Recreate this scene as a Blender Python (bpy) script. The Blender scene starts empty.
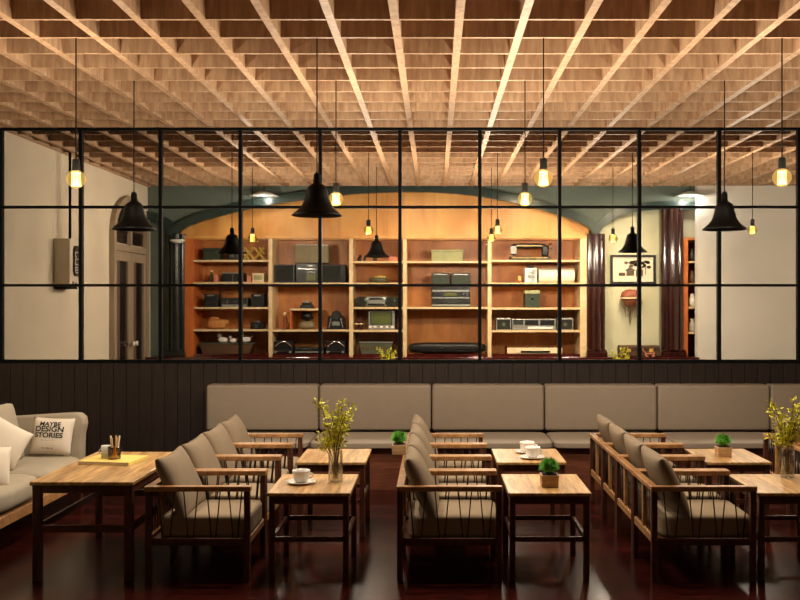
import bpy, bmesh, math, random
from mathutils import Vector, Matrix
random.seed(7)
SC = bpy.context.scene
C = SC.collection
PI = math.pi
F = 929.0; CX = 435.0; CY = 300.0; EYE = 1.75
def P(x, y, d):            # the place a photo measurement stands at, once its distance is known
    return Vector(((x-CX)*d/F, d, EYE+(CY-y)*d/F))
def PX(x, d): return (x-CX)*d/F
def PZ(y, d): return EYE+(CY-y)*d/F

# ------------------------------------------------------------------ materials
def srgb(r, g, b):
    f = lambda c: ((c/255)/12.92 if c/255 <= .04045 else (((c/255)+.055)/1.055)**2.4)
    return (f(r), f(g), f(b), 1)
def newmat(name):
    m = bpy.data.materials.new(name); m.use_nodes = True
    nt = m.node_tree; b = nt.nodes['Principled BSDF']
    return m, nt, b
def N(nt, t, **kw):
    n = nt.nodes.new(t)
    for k, v in kw.items():
        setattr(n, k, v)
    return n
def plain(name, col, rough=.5, metal=0, var=.12, scale=9, bump=0.0, bscale=60, spec=.5, stretch=(1,1,1)):
    m, nt, b = newmat(name)
    tc = N(nt, 'ShaderNodeTexCoord'); mp = N(nt, 'ShaderNodeMapping'); mp.inputs['Scale'].default_value = stretch
    nt.links.new(tc.outputs['Object'], mp.inputs['Vector'])
    no = N(nt, 'ShaderNodeTexNoise'); no.inputs['Scale'].default_value = scale; no.inputs['Detail'].default_value = 5
    nt.links.new(mp.outputs[0], no.inputs['Vector'])
    r = N(nt, 'ShaderNodeValToRGB')
    r.color_ramp.elements[0].position = .3; r.color_ramp.elements[1].position = .7
    r.color_ramp.elements[0].color = tuple(c*(1-var) for c in col[:3])+(1,)
    r.color_ramp.elements[1].color = tuple(min(1, c*(1+var)) for c in col[:3])+(1,)
    nt.links.new(no.outputs['Fac'], r.inputs[0]); nt.links.new(r.outputs[0], b.inputs['Base Color'])
    b.inputs['Roughness'].default_value = rough; b.inputs['Metallic'].default_value = metal
    b.inputs['Specular IOR Level'].default_value = spec
    if bump:
        n2 = N(nt, 'ShaderNodeTexNoise'); n2.inputs['Scale'].default_value = bscale; n2.inputs['Detail'].default_value = 4
        nt.links.new(mp.outputs[0], n2.inputs['Vector'])
        bp = N(nt, 'ShaderNodeBump'); bp.inputs['Strength'].default_value = bump; bp.inputs['Distance'].default_value = .01
        nt.links.new(n2.outputs['Fac'], bp.inputs['Height']); nt.links.new(bp.outputs[0], b.inputs['Normal'])
    return m
def wood(name, c0, c1, stretch=(1,1,1), scale=6, rough=.45, plank=None, seam=.0015, pvar=.25, spec=.5, bump=.15, coat=0):
    """grain = stretched noise; plank=(axis, width) adds boards with a tone each and thin seams"""
    m, nt, b = newmat(name)
    tc = N(nt, 'ShaderNodeTexCoord'); mp = N(nt, 'ShaderNodeMapping'); mp.inputs['Scale'].default_value = stretch
    nt.links.new(tc.outputs['Object'], mp.inputs['Vector'])
    no = N(nt, 'ShaderNodeTexNoise'); no.inputs['Scale'].default_value = scale; no.inputs['Detail'].default_value = 8
    no.inputs['Roughness'].default_value = .62; no.inputs['Distortion'].default_value = .6
    nt.links.new(mp.outputs[0], no.inputs['Vector'])
    r = N(nt, 'ShaderNodeValToRGB'); e = r.color_ramp.elements
    e[0].position = .34; e[1].position = .68; e[0].color = c0; e[1].color = c1
    nt.links.new(no.outputs['Fac'], r.inputs[0])
    col = r.outputs[0]
    if plank:
        ax, w = plank
        sp = N(nt, 'ShaderNodeSeparateXYZ'); nt.links.new(tc.outputs['Object'], sp.inputs[0])
        dv = N(nt, 'ShaderNodeMath', operation='DIVIDE'); dv.inputs[1].default_value = w
        nt.links.new(sp.outputs[ax], dv.inputs[0])
        fl = N(nt, 'ShaderNodeMath', operation='FLOOR'); nt.links.new(dv.outputs[0], fl.inputs[0])
        wn = N(nt, 'ShaderNodeTexWhiteNoise', noise_dimensions='1D'); nt.links.new(fl.outputs[0], wn.inputs['W'])
        mr = N(nt, 'ShaderNodeMapRange'); mr.inputs[3].default_value = 1-pvar; mr.inputs[4].default_value = 1+pvar
        nt.links.new(wn.outputs['Value'], mr.inputs[0])
        fr = N(nt, 'ShaderNodeMath', operation='FRACT'); nt.links.new(dv.outputs[0], fr.inputs[0])
        gt = N(nt, 'ShaderNodeMath', operation='GREATER_THAN'); gt.inputs[1].default_value = seam/w
        nt.links.new(fr.outputs[0], gt.inputs[0])
        ma = N(nt, 'ShaderNodeMath', operation='MULTIPLY_ADD'); ma.inputs[1].default_value = .75; ma.inputs[2].default_value = .25
        nt.links.new(gt.outputs[0], ma.inputs[0])
        m2 = N(nt, 'ShaderNodeMath', operation='MULTIPLY'); nt.links.new(mr.outputs[0], m2.inputs[0]); nt.links.new(ma.outputs[0], m2.inputs[1])
        vm = N(nt, 'ShaderNodeVectorMath', operation='SCALE'); nt.links.new(col, vm.inputs[0]); nt.links.new(m2.outputs[0], vm.inputs['Scale'])
        col = vm.outputs[0]
    nt.links.new(col, b.inputs['Base Color'])
    b.inputs['Roughness'].default_value = rough; b.inputs['Specular IOR Level'].default_value = spec
    b.inputs['Coat Weight'].default_value = coat; b.inputs['Coat Roughness'].default_value = .12
    if bump:
        bp = N(nt, 'ShaderNodeBump'); bp.inputs['Strength'].default_value = bump; bp.inputs['Distance'].default_value = .004
        nt.links.new(no.outputs['Fac'], bp.inputs['Height']); nt.links.new(bp.outputs[0], b.inputs['Normal'])
    return m
def glass(name, tint, gloss=.06, rough=.02):
    m = bpy.data.materials.new(name); m.use_nodes = True; nt = m.node_tree; nt.nodes.clear()
    o = N(nt, 'ShaderNodeOutputMaterial'); mx = N(nt, 'ShaderNodeMixShader'); t = N(nt, 'ShaderNodeBsdfTransparent'); g = N(nt, 'ShaderNodeBsdfGlossy')
    t.inputs[0].default_value = tint; g.inputs['Roughness'].default_value = rough
    fz = N(nt, 'ShaderNodeLayerWeight'); fz.inputs[0].default_value = .3
    mt = N(nt, 'ShaderNodeMath', operation='MULTIPLY_ADD'); mt.inputs[1].default_value = gloss*4; mt.inputs[2].default_value = gloss*.4
    nt.links.new(fz.outputs['Fresnel'], mt.inputs[0]); nt.links.new(mt.outputs[0], mx.inputs[0])
    nt.links.new(t.outputs[0], mx.inputs[1]); nt.links.new(g.outputs[0], mx.inputs[2]); nt.links.new(mx.outputs[0], o.inputs[0])
    return m
def glowglass(name, tint, ecol, es, fac):
    m = bpy.data.materials.new(name); m.use_nodes = True; nt = m.node_tree; nt.nodes.clear()
    o = N(nt, 'ShaderNodeOutputMaterial'); mx = N(nt, 'ShaderNodeMixShader'); t = N(nt, 'ShaderNodeBsdfTransparent'); g = N(nt, 'ShaderNodeEmission')
    t.inputs[0].default_value = tint; g.inputs[0].default_value = ecol; g.inputs[1].default_value = es; mx.inputs[0].default_value = fac
    nt.links.new(t.outputs[0], mx.inputs[1]); nt.links.new(g.outputs[0], mx.inputs[2]); nt.links.new(mx.outputs[0], o.inputs[0])
    return m
def emis(name, col, s):
    m, nt, b = newmat(name)
    b.inputs['Base Color'].default_value = col; b.inputs['Emission Color'].default_value = col; b.inputs['Emission Strength'].default_value = s
    return m
M = {}
M['beam'] = wood('beam_wood', srgb(164,126,94), srgb(206,170,134), (7,7,1), 3, .55, bump=.1)
M['slab'] = plain('slab_brown', srgb(70,38,28), .8)
M['table'] = wood('table_wood', srgb(148,106,58), srgb(212,172,114), (9,1,9), 3.2, .38, plank=('X',.087), seam=.002, pvar=.16, coat=.15)
M['tableX'] = M['table']
M['chairwood'] = wood('chair_wood', srgb(138,96,56), srgb(186,138,88), (2,2,2), 9, .42)
M['legwood'] = wood('leg_wood', srgb(58,28,17), srgb(92,48,29), (4,4,1.2), 8, .45)
M['rod'] = plain('dark_rod', srgb(44,26,20), .45, .3)
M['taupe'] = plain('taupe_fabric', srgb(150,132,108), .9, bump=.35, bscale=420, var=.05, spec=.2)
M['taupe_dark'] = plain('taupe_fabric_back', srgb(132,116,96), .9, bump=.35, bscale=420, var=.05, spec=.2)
M['bench'] = plain('bench_leather', srgb(142,128,112), .6, bump=.15, bscale=300, var=.03, spec=.35)
M['plinth'] = wood('plinth_wood', srgb(84,44,28), srgb(118,66,42), (1.2,5,9), 4, .5, plank=('Z',.1), pvar=.12)
M['cream'] = plain('sofa_linen', srgb(172,160,140), .95, bump=.4, bscale=350, var=.06, spec=.15)
M['white_fab'] = plain('white_cotton', srgb(226,214,196), .95, bump=.3, bscale=350, var=.04, spec=.15)
M['ink'] = plain('black_print', srgb(30,30,32), .9)
M['floor'] = wood('floor_wood', srgb(24,8,6), srgb(66,20,13), (1.2,9,1), 4, .22, plank=('Y',.12), seam=.004, pvar=.35, bump=.06, spec=.12)
M['wains'] = wood('wainscot_wood', srgb(22,15,12), srgb(46,32,26), (9,9,.8), 5, .5)
M['iron'] = plain('black_iron', srgb(5,5,5), .75, 0, var=.05, spec=.15)
M['bell'] = plain('bell_enamel', srgb(7,5,5), .5, 0, var=.05, spec=.12)
M['beige'] = plain('beige_plaster', srgb(222,208,184), .9, var=.06, scale=2.4, bump=.25, bscale=14)
M['palewall'] = plain('pale_plaster', srgb(230,224,212), .9, var=.05, scale=2.0, bump=.2, bscale=14)
M['green'] = plain('green_paint', srgb(100,110,100), .75, var=.06, scale=2)
M['archband'] = plain('dark_green_band', srgb(42,58,54), .3, var=.08)
M['niche'] = plain('niche_plaster', srgb(196,194,164), .8, var=.07, scale=3)
M['colwood'] = wood('column_mahogany', srgb(34,13,11), srgb(62,25,19), (6,6,1), 4, .18, coat=.5)
M['coldark'] = wood('column_dark', srgb(18,24,22), srgb(34,40,36), (6,6,1), 4, .22, coat=.4)
M['shelfback'] = wood('orange_wood', srgb(172,102,44), srgb(216,146,76), (2,2,.6), 2.6, .4, plank=('X',.42), pvar=.1, seam=.002)
M['shelfside'] = wood('orange_side_wood', srgb(176,88,36), srgb(214,122,58), (2,2,.6), 2.6, .4)
M['board'] = wood('pale_board', srgb(206,176,130), srgb(232,208,166), (1,4,4), 2.5, .4)
M['tymp'] = wood('golden_panel', srgb(196,132,62), srgb(232,176,98), (1.6,2,.5), 1.8, .4, plank=('X',.75), pvar=.07, seam=.003)
M['counter'] = wood('counter_mahogany', srgb(46,14,12), srgb(88,28,20), (1,5,5), 4, .15, coat=.6)
M['blk'] = plain('black_plastic', srgb(13,14,14), .4, var=.1)
M['blk2'] = plain('charcoal_plastic', srgb(34,36,33), .5, var=.1)
M['mesh'] = plain('speaker_cloth', srgb(26,28,24), .85, bump=.5, bscale=200, var=.15)
M['silver'] = plain('silver_plastic', srgb(150,152,146), .35, .5, var=.06)
M['chrome'] = plain('chrome', srgb(220,220,220), .15, 1, var=.02)
M['greybox'] = plain('grey_case', srgb(128,116,88), .7, var=.12)
M['sage'] = plain('sage_box', srgb(150,152,110), .7, var=.14, scale=14)
M['greenbox'] = plain('dark_green_box', srgb(38,50,34), .6, var=.12)
M['olive'] = plain('olive_box', srgb(74,78,56), .6, var=.15)
M['gold'] = plain('gold_lattice', srgb(206,170,88), .4, .3)
M['wicker'] = plain('wicker', srgb(182,122,66), .8, var=.35, scale=40, bump=.6, bscale=70)
M['creamp'] = plain('cream_plastic', srgb(226,206,168), .5)
M['pinkp'] = plain('pink_card', srgb(196,120,96), .6)
M['porc'] = plain('white_porcelain', srgb(240,236,228), .2, var=.02)
M['copper'] = plain('terracotta', srgb(140,76,50), .6, var=.15)
M['dry'] = plain('dried_strands', srgb(112,90,58), .9, var=.3, scale=30)
M['brown'] = plain('brown_leather', srgb(84,58,34), .5, var=.2)
M['screen'] = plain('olive_screen', srgb(92,100,58), .2, var=.12)
M['paper'] = plain('paper_white', srgb(232,226,210), .8, var=.03)
M['photo'] = plain('sepia_photo', srgb(228,214,190), .4, var=.08, scale=6)
M['sepia'] = plain('sepia_dark', srgb(92,76,60), .6, var=.35, scale=20)
M['yellow'] = plain('yellow_cover', srgb(230,206,112), .45, var=.05)
M['grey_cer'] = plain('grey_ceramic', srgb(196,192,182), .4, var=.05)
M['amber'] = glass('amber_glass', srgb(248,222,176), .25)
M['clear'] = glass('clear_glass', srgb(252,252,248), .12)
M['pane'] = glass('leak_tint_pane', (.43,.43,.425,1), .0002, .01)  # tint put in to cut light leaking between the two rooms
M['leaf'] = plain('yellow_green_leaf', srgb(206,200,52), .6, var=.3, scale=25)
M['grass'] = plain('green_tuft', srgb(96,164,52), .6, var=.35, scale=30)
M['stem'] = plain('brown_stem', srgb(84,62,36), .8)
M['potwood'] = wood('pot_wood', srgb(166,128,86), srgb(206,170,124), (1,1,6), 10, .5)
M['soil'] = plain('soil', srgb(40,30,24), .95)
M['doorwood'] = wood('door_paint', srgb(150,132,110), srgb(172,152,128), (4,4,.8), 5, .55)
M['darkglass'] = plain('dark_door_glass', srgb(40,30,26), .15)
M['doorblind'] = plain('door_blind', srgb(96,78,64), .6)
M['boxwhite'] = plain('ivory_metal', srgb(240,226,202), .5, var=.03)
M['filament'] = emis('filament_glow', (1,.62,.16,1), 5)
M['globe'] = glowglass('amber_bulb_glass', (1,.93,.72,1), (1,.60,.15,1), .95, .34)
M['lamp_glow'] = emis('lamp_glow', (1,.93,.8,1), 4)
M['wallwhite'] = plain('lamp_white', srgb(235,235,225), .4)
M['pencil'] = plain('kraft_straw', srgb(210,176,130), .6, var=.2, scale=40)
M['lattecream'] = plain('coffee', srgb(120,80,48), .4)

# ------------------------------------------------------------------ mesh builder
class MB:
    def __init__(s): s.v = []; s.f = []; s.mi = []
    def add(s, vs, fs, mi=0):
        o = len(s.v); s.v += [tuple(v) for v in vs]; s.f += [tuple(i+o for i in f) for f in fs]; s.mi += [mi]*len(fs); return s
    def box(s, x0, x1, y0, y1, z0, z1, mi=0):
        vs = [(x,y,z) for z in (z0,z1) for y in (y0,y1) for x in (x0,x1)]
        return s.add(vs, [(0,2,3,1),(4,5,7,6),(0,1,5,4),(2,6,7,3),(0,4,6,2),(1,3,7,5)], mi)
    def tube(s, p0, p1, r0, r1=None, n=8, mi=0):
        r1 = r0 if r1 is None else r1
        p0 = Vector(p0); p1 = Vector(p1); a = (p1-p0).normalized()
        u = a.cross(Vector((0,0,1)) if abs(a.z) < .9 else Vector((1,0,0))).normalized(); w = a.cross(u)
        vs = []
        for p, r in ((p0,r0),(p1,r1)):
            for i in range(n):
                t = 2*PI*i/n; vs.append(p+u*math.cos(t)*r+w*math.sin(t)*r)
        fs = [(i,(i+1)%n,n+(i+1)%n,n+i) for i in range(n)]+[tuple(range(n-1,-1,-1)), tuple(range(n,2*n))]
        return s.add(vs, fs, mi)
    def path(s, pts, r, n=6, mi=0):
        for a, b in zip(pts, pts[1:]): s.tube(a, b, r, r, n, mi)
        return s
    def lathe(s, prof, c=(0,0,0), n=24, mi=0, closed=False, ax='Z', sx=1, sy=1):
        vs = []; k = len(prof)
        for i in range(n):
            t = 2*PI*i/n
            for r, z in prof:
                if ax == 'Z': vs.append((c[0]+r*math.cos(t)*sx, c[1]+r*math.sin(t)*sy, c[2]+z))
                elif ax == 'Y': vs.append((c[0]+r*math.cos(t)*sx, c[1]+z, c[2]+r*math.sin(t)*sy))
                else: vs.append((c[0]+z, c[1]+r*math.cos(t)*sx, c[2]+r*math.sin(t)*sy))
        fs = []
        for i in range(n):
            j = (i+1) % n
            for q in range(k-1 if not closed else k):
                q2 = (q+1) % k
                fs.append((i*k+q, j*k+q, j*k+q2, i*k+q2))
        return s.add(vs, fs, mi)
    def prism(s, poly, y0, y1, mi=0):          # outline in XZ, pulled along Y
        n = len(poly)
        vs = [(x,y0,z) for x,z in poly]+[(x,y1,z) for x,z in poly]
        return s.add(vs, [tuple(range(n)), tuple(range(2*n-1,n-1,-1))]+[(i,n+i,n+(i+1)%n,(i+1)%n) for i in range(n)], mi)
    def prismX(s, poly, x0, x1, mi=0):         # outline in YZ, pulled along X
        n = len(poly)
        vs = [(x0,y,z) for y,z in poly]+[(x1,y,z) for y,z in poly]
        return s.add(vs, [tuple(range(n)), tuple(range(2*n-1,n-1,-1))]+[(i,n+i,n+(i+1)%n,(i+1)%n) for i in range(n)], mi)
    def soft(s, c, h, k=5, n=10, mi=0, rot=None, crown=None):   # padded block: half sizes h, squareness k
        c = Vector(c); idx = {}; vs = []; fs = []
        def vid(p):
            key = tuple(round(q,5) for q in p)
            if key not in idx:
                idx[key] = len(vs)
                x,y,z = p; m = (abs(x)**k+abs(y)**k+abs(z)**k)**(1/k)
                q = Vector((x/m*h[0], y/m*h[1], z/m*h[2]))
                if rot: q = rot @ q
                vs.append(q+c)
            return idx[key]
        for ax in range(3):
            for sg in (-1,1):
                for i in range(n):
                    for j in range(n):
                        q = []
                        for (a,b) in ((i,j),(i+1,j),(i+1,j+1),(i,j+1)):
                            u = math.tan((-1+2*a/n)*PI/4); v = math.tan((-1+2*b/n)*PI/4)
                            p = [0,0,0]; p[ax] = sg; p[(ax+1)%3] = u; p[(ax+2)%3] = v
                            q.append(vid(p))
                        fs.append(tuple(q) if sg > 0 else tuple(reversed(q)))
        return s.add(vs, fs, mi)
    def ball(s, c, r, n=12, sq=1, mi=0):
        return s.soft(c, (r,r,r*sq), 2, max(4,n//2), mi)
    def build(s, name, mats, parent=None, loc=(0,0,0), bevel=0, segs=2, smooth=False, sub=0):
        me = bpy.data.meshes.new(name)
        me.from_pydata(s.v, [], s.f)
        if not isinstance(mats, (list,tuple)): mats = [mats]
        for m in mats: me.materials.append(m)
        for p, i in zip(me.polygons, s.mi): p.material_index = i
        bm = bmesh.new(); bm.from_mesh(me)
        bmesh.ops.recalc_face_normals(bm, faces=bm.faces)
        if bevel: bmesh.ops.bevel(bm, geom=list(bm.edges), offset=bevel, segments=segs, affect='EDGES', profile=.5, clamp_overlap=True)
        bm.to_mesh(me); bm.free()
        if smooth:
            for p in me.polygons: p.use_smooth = True
        o = bpy.data.objects.new(name, me); C.objects.link(o); o.location = loc
        if parent: o.parent = parent
        return o
def thing(name, label, cat, loc=(0,0,0), rz=0, group=None):
    o = bpy.data.objects.new(name, None); C.objects.link(o); o.empty_display_size = .1
    o.location = loc; o.rotation_euler = (0,0,rz)
    tag(o, label, cat, group); return o
def tag(o, label, cat, group=None):
    o['label'] = label; o['category'] = cat
    if group: o['group'] = group
    return o
def struct(o): o['kind'] = 'structure'; return o
def copy_tree(o, parent=None):
    c = o.copy(); C.objects.link(c)
    if parent: c.parent = parent
    for ch in [x for x in C.objects if x.parent == o]: copy_tree(ch, c)
    return c
def dup(o, loc, label, group=None):
    c = copy_tree(o); c.location = loc; c['label'] = label
    if group: c['group'] = group
    return c
def lamp(kind, loc, energy, col, parent=None, **kw):
    l = bpy.data.lights.new('light', kind); l.energy = energy; l.color = col
    for k, v in kw.items(): setattr(l, k, v)
    o = bpy.data.objects.new('lamp_light', l); C.objects.link(o); o.location = loc
    if parent: o.parent = parent
    return o

# ------------------------------------------------------------------ room shell
XL, XR, YF, YG, YB = -4.45, 5.80, -1.0, 9.45, 15.05
HC = 3.50; BH = .24; ST = HC+BH
struct(MB().box(XL-.2, XR+.2, YF-.2, YB+.2, -.15, 0).build('floor', M['floor']))
struct(MB().box(XL-.2, XL, YF-.2, YB+.2, 0, ST).build('wall_left', M['beige']))
struct(MB().box(XR, XR+.2, YF-.2, YB+.2, 0, ST).build('wall_right', M['palewall']))
struct(MB().box(XL, XR, YF-.2, YF, 0, ST).build('wall_front', M['wains']))
struct(MB().box(XL, XR, YB, YB+.2, 0, ST).build('wall_back', M['green']))
ceil = struct(MB().box(XL-.2, XR+.2, YF-.2, YB+.2, ST, ST+.12).build('ceiling', M['slab']))
x = .152+.402*(-12)
while x < XR:
    if x-.026 > XL: MB().box(x-.026, x+.026, YF, YB, HC, ST).build('beam', M['beam'], ceil)
    x += .402
MB().box(XL, XL+.05, YF, YB, HC-.002, ST).build('beam', M['beam'], ceil)
y = 5.79-.4015*16
k = 0
while y < YB-.1:
    if y > YF+.1: MB().box(XL, XR, y, y+.026, HC+.0005, ST).build('cross_beam', M['beam'], ceil)
    y += .4015
# partition below the mirror grid, boards standing side by side
m = MB(); m.box(XL, XR, YG+.015, YG+.12, 0, 1.125)
x = XL
while x < XR:
    m.box(x+.002, min(x+.128, XR), YG-.004, YG+.015, 0, 1.12); x += .131
struct(m.build('wall_partition', M['wains']))
# black mirror grid; see-through panes onto a copied room replace the reflection
m = MB()
bars = []
for k in range(0, 13):
    xx = max((.7+79.85*k-CX)*YG/F, XL+.018)
    if xx < XR-.02: bars.append(xx); m.box(xx-.017, xx+.017, YG-.01, YG+.045, 1.125, HC)
for yy, w in ((128.6,.018),(207,.013),(285.3,.013),(361.5,.018)):
    z = PZ(yy, YG); m.box(XL, XR, YG-.008, YG+.043, z-w, z+w)
w1 = struct(m.build('mirror_grid_1', M['iron']))
MB().box(XL, XR, YG+.016, YG+.022, 1.14, HC-.01).build('glass_pane', M['pane'], w1)  # stands in for the mirror; tinted to weaken light passing through

# ------------------------------------------------------------------ far wall with arches
Y0 = 14.39
def Z0(y): return PZ(y, Y0)
def X0(x): return PX(x, Y0)
arch_main = [(172,236),(178,229),(188,223),(200,218.5),(225,211.5),(250,205.5),(275,200.8),(300,197),(325,193.8),(350,191.2),(375,189.6),(400,188.6),(430,189),(455,190.4),(480,193.2),(500,196.8),(520,201),(540,206),(560,212),(578,218.5),(590,224.5),(598,233)]
arch_left = [(147,216),(158,218),(168,223),(174,229),(178,235)]
arch_right = [(594,235),(600,225),(608,218),(620,212),(636,208.5),(655,206.3),(675,206),(700,207)]
def strip_wall(mb, arch, x0, x1, y0, y1):
    pts = [p for p in arch if x0 <= p[0] <= x1]
    for (a, b), (c, d) in zip(pts, pts[1:]):
        mb.prism([(X0(a),Z0(b)),(X0(c),Z0(d)),(X0(c),ST),(X0(a),ST)], y0, y1)
m = MB()
strip_wall(m, arch_left[:4], 0, 999, Y0, Y0+.12)
strip_wall(m, arch_main[1:-1], 0, 999, Y0, Y0+.12)
strip_wall(m, arch_right[1:], 0, 999, Y0, Y0+.12)
m.prism([(X0(174),Z0(229)),(X0(178),Z0(229)),(X0(178),ST),(X0(174),ST)], Y0, Y0+.12)
m.prism([(X0(590),Z0(225)),(X0(600),Z0(225)),(X0(600),ST),(X0(590),ST)], Y0, Y0+.12)
struct(m.build('wall_arches', M['green']))
def band(arch, w, y0, y1, name):
    mb = MB(); n = len(arch); L = []; R_ = []
    for i, (a, b) in enumerate(arch):
        p = Vector((X0(a), Z0(b))); q0 = arch[max(i-1,0)]; q1 = arch[min(i+1,n-1)]
        t = Vector((X0(q1[0])-X0(q0[0]), Z0(q1[1])-Z0(q0[1]))).normalized(); nn = Vector((-t.y, t.x))
        L.append(p+nn*w*.55); R_.append(p-nn*w*.45)
    for i in range(n-1):
        mb.prism([tuple(R_[i]), tuple(R_[i+1]), tuple(L[i+1]), tuple(L[i])], y0, y1)
    return struct(mb.build(name, M['archband']))
band(arch_main, .13, Y0-.09, Y0+.02, 'trim_1')
band(arch_left, .13, Y0-.07, Y0+.015, 'trim_2')
band(arch_right, .12, Y0-.07, Y0+.015, 'trim_3')
# golden board over the shelves, inside the main arch
m = MB(); zt = Z0(239.5)
pts = arch_main[1:-1]
m.prism([(X0(a),Z0(b-3)) for a,b in pts]+[(X0(590),zt),(X0(178),zt)], Y0+.125, Y0+.16)
o = struct(m.build('wall_panel_arch', M['tymp'])); o.name = 'trim_4'
# pale niche and pier
struct(MB().box(X0(600), X0(683), Y0+.16, Y0+.3, .884, ST).box(X0(683), X0(710), Y0+.16, Y0+.3, Z0(237), ST).build('wall_niche', M['niche']))
struct(MB().box(X0(694.5), XR, Y0-.16, Y0-.02, 0, ST).build('wall_pier', M['palewall']))
struct(MB().box(XL, X0(170), Y0+.14, Y0+.3, .884, ST).build('wall_recess', M['green']))
# counter
ct = thing('counter', 'dark red polished counter running below the shelves', 'counter', (0,0,0))
MB().box(XL+.02, X0(694), Y0-.30, YB-.02, .835, .882).build('counter_top', M['counter'], ct, bevel=.006)
MB().box(XL+.04, X0(692), Y0-.24, YB-.04, 0, .835).build('counter_body', M['counter'], ct)
# columns
def column(px, r, mat, label, ztop):
    t = thing('column', label, 'column', (X0(px), Y0+.02, .882))
    MB().box(-r*1.12,r*1.12,-.12,.10,0,.07).box(-r*1.05,r*1.05,-.10,.10,.07,.10).build('column_base', mat, t, bevel=.008)
    m = MB()
    for dx, dy, q in ((-.62,0,.38),(.62,0,.38),(0,-.05,.5)):
        m.lathe([(0,.10),(r*q,.10),(r*q,ztop),(0,ztop)], c=(dx*r,dy,0), n=24)
    m.box(-r,r,.02,.12,.10,ztop)
    m.build('shaft', mat, t, smooth=False)
    return t
column(176, .14, M['coldark'], 'dark green column at the left end of the shelves', Z0(234)-.882)
column(596, .145, M['colwood'], 'dark mahogany column between the shelves and the framed picture', Z0(234)-.882)
column(672.5, .175, M['colwood'], 'broad mahogany column right of the framed picture', Z0(209)-.882)
# tiny lamp on left column and saucer lamp above
t = thing('wall_lamp', 'small white lamp fixed on the dark green column', 'lamp', P(177.5,243,14.22))
MB().lathe([(0,0),(.05,.0),(.115,.035),(.12,.05),(0,.06)], n=18, sy=.5).build('lamp_shade', M['wallwhite'], t, smooth=True)
MB().box(-.02,.02,0,.06,.0,.03).build('bracket', M['iron'], t)

for px, py, lab, e in ((264,196,'white saucer lamp hanging before the dark green wall, left of the arch top',24),(690,196,'white saucer lamp hanging beside the pale pier',60)):
    t = thing('saucer_lamp', lab, 'lamp', P(px,py,14.12))
    MB().lathe([(.22,0),(.12,.045),(.05,.07),(0,.075),(0,.065),(.045,.06),(.115,.036),(.215,-.006)], n=28, closed=True).build('lamp_shade', M['wallwhite'], t, smooth=True)
    MB().lathe([(0,.0),(.045,.01),(.05,.03),(.03,.05),(0,.055)], n=16).build('bulb', M['lamp_glow'], t, smooth=True)
    MB().tube((0,0,.07),(0,0,HC-PZ(py,14.12)-.001),.006,n=6).build('rod', M['iron'], t)
    lamp('POINT', (0,0,-.04), e, (1,.95,.86), t, shadow_soft_size=.04)

# ------------------------------------------------------------------ shelf unit
DB = 14.98      # back plane
sh = thing('bookshelf', 'wide orange wood wall shelving with pale boards under the arch', 'bookshelf', (0,0,0))
zb = Z0(354.5); zt = Z0(238.5)
BT = .03
xs = {'L': 191.5, 1: 270.3, 2: 351, 3: 404.8, 4: 489.6, 'R': 581.5}
SX = {k: X0(v) for k, v in xs.items()}
MB().box(SX['L']-.05, SX['R']+.09, DB, DB+.03, zb, zt+.03).build('back_panel', M['shelfback'], sh)
MB().box(SX['L']-.12, SX['L']+.03, Y0, DB, .882, zt).build('side_panel', M['shelfside'], sh)
MB().box(SX['R']-.02, SX['R']+.08, Y0, DB, .882, zt).build('side_panel', M['board'], sh)
for k in (1,2,3,4):
    MB().box(SX[k]-.03, SX[k]+.03, Y0+.005, DB, .882, zt).build('divider', M['board'], sh, bevel=.003, segs=1)
MB().box(SX['L']-.12, SX['R']+.08, Y0-.01, DB+.03, zt, zt+.045).build('top_board', M['tymp'], sh)
bays = [('L',1),(1,2),(2,3),(3,4),(4,'R')]
heights = {0:[260.8,283,308,330.3,355], 1:[283.6,330.6,355], 2:[262,283.6,308,331,355], 3:[262,308,355], 4:[260.8,283.6,308.6,331.3,355]}
SURF = {}
for b, (l, r) in enumerate(bays):
    xa = SX[l]+.03; xb = SX[r]-(.03 if r != 'R' else .02)
    for yy in heights[b]:
        z = Z0(yy); MB().box(xa, xb, Y0+.01, DB, z-BT/2, z+BT/2).build('shelf_board', M['board'] if yy < 350 else M['counter'], sh)
        SURF[(b, yy)] = z+BT/2
# short board in bay 2 and stubs in bay 4
z = Z0(309.5); MB().box(X0(289.5), X0(320), Y0+.02, DB, z-BT/2, z+BT/2).build('shelf_board', M['board'], sh)
MB().box(X0(289.5), X0(291), Y0+.03, DB, Z0(330.6)+BT/2, z-BT/2).build('shelf_support', M['shelfside'], sh)
SURF[(1,309.5)] = z+BT/2
# right-hand cupboard, mostly behind the pier
c2 = thing('open_cupboard', 'orange wood open cupboard half hidden by the pale pier', 'cupboard', (0,0,0))
MB().box(X0(683.5), X0(688), Y0, DB, .882, Z0(240)).build('side_panel', M['shelfside'], c2)
MB().box(X0(688), X0(720), DB, DB+.03, .882, Z0(240)).build('back_panel', M['shelfback'], c2)
MB().box(X0(683.5), X0(720), Y0, DB+.03, Z0(240), Z0(238)).build('top_board', M['shelfside'], c2)
for yy in (262,284.5,307.5,333):
    MB().box(X0(688), X0(718), Y0+.02, DB, Z0(yy)-.015, Z0(yy)+.015).build('shelf_board', M['board'], c2)

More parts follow.
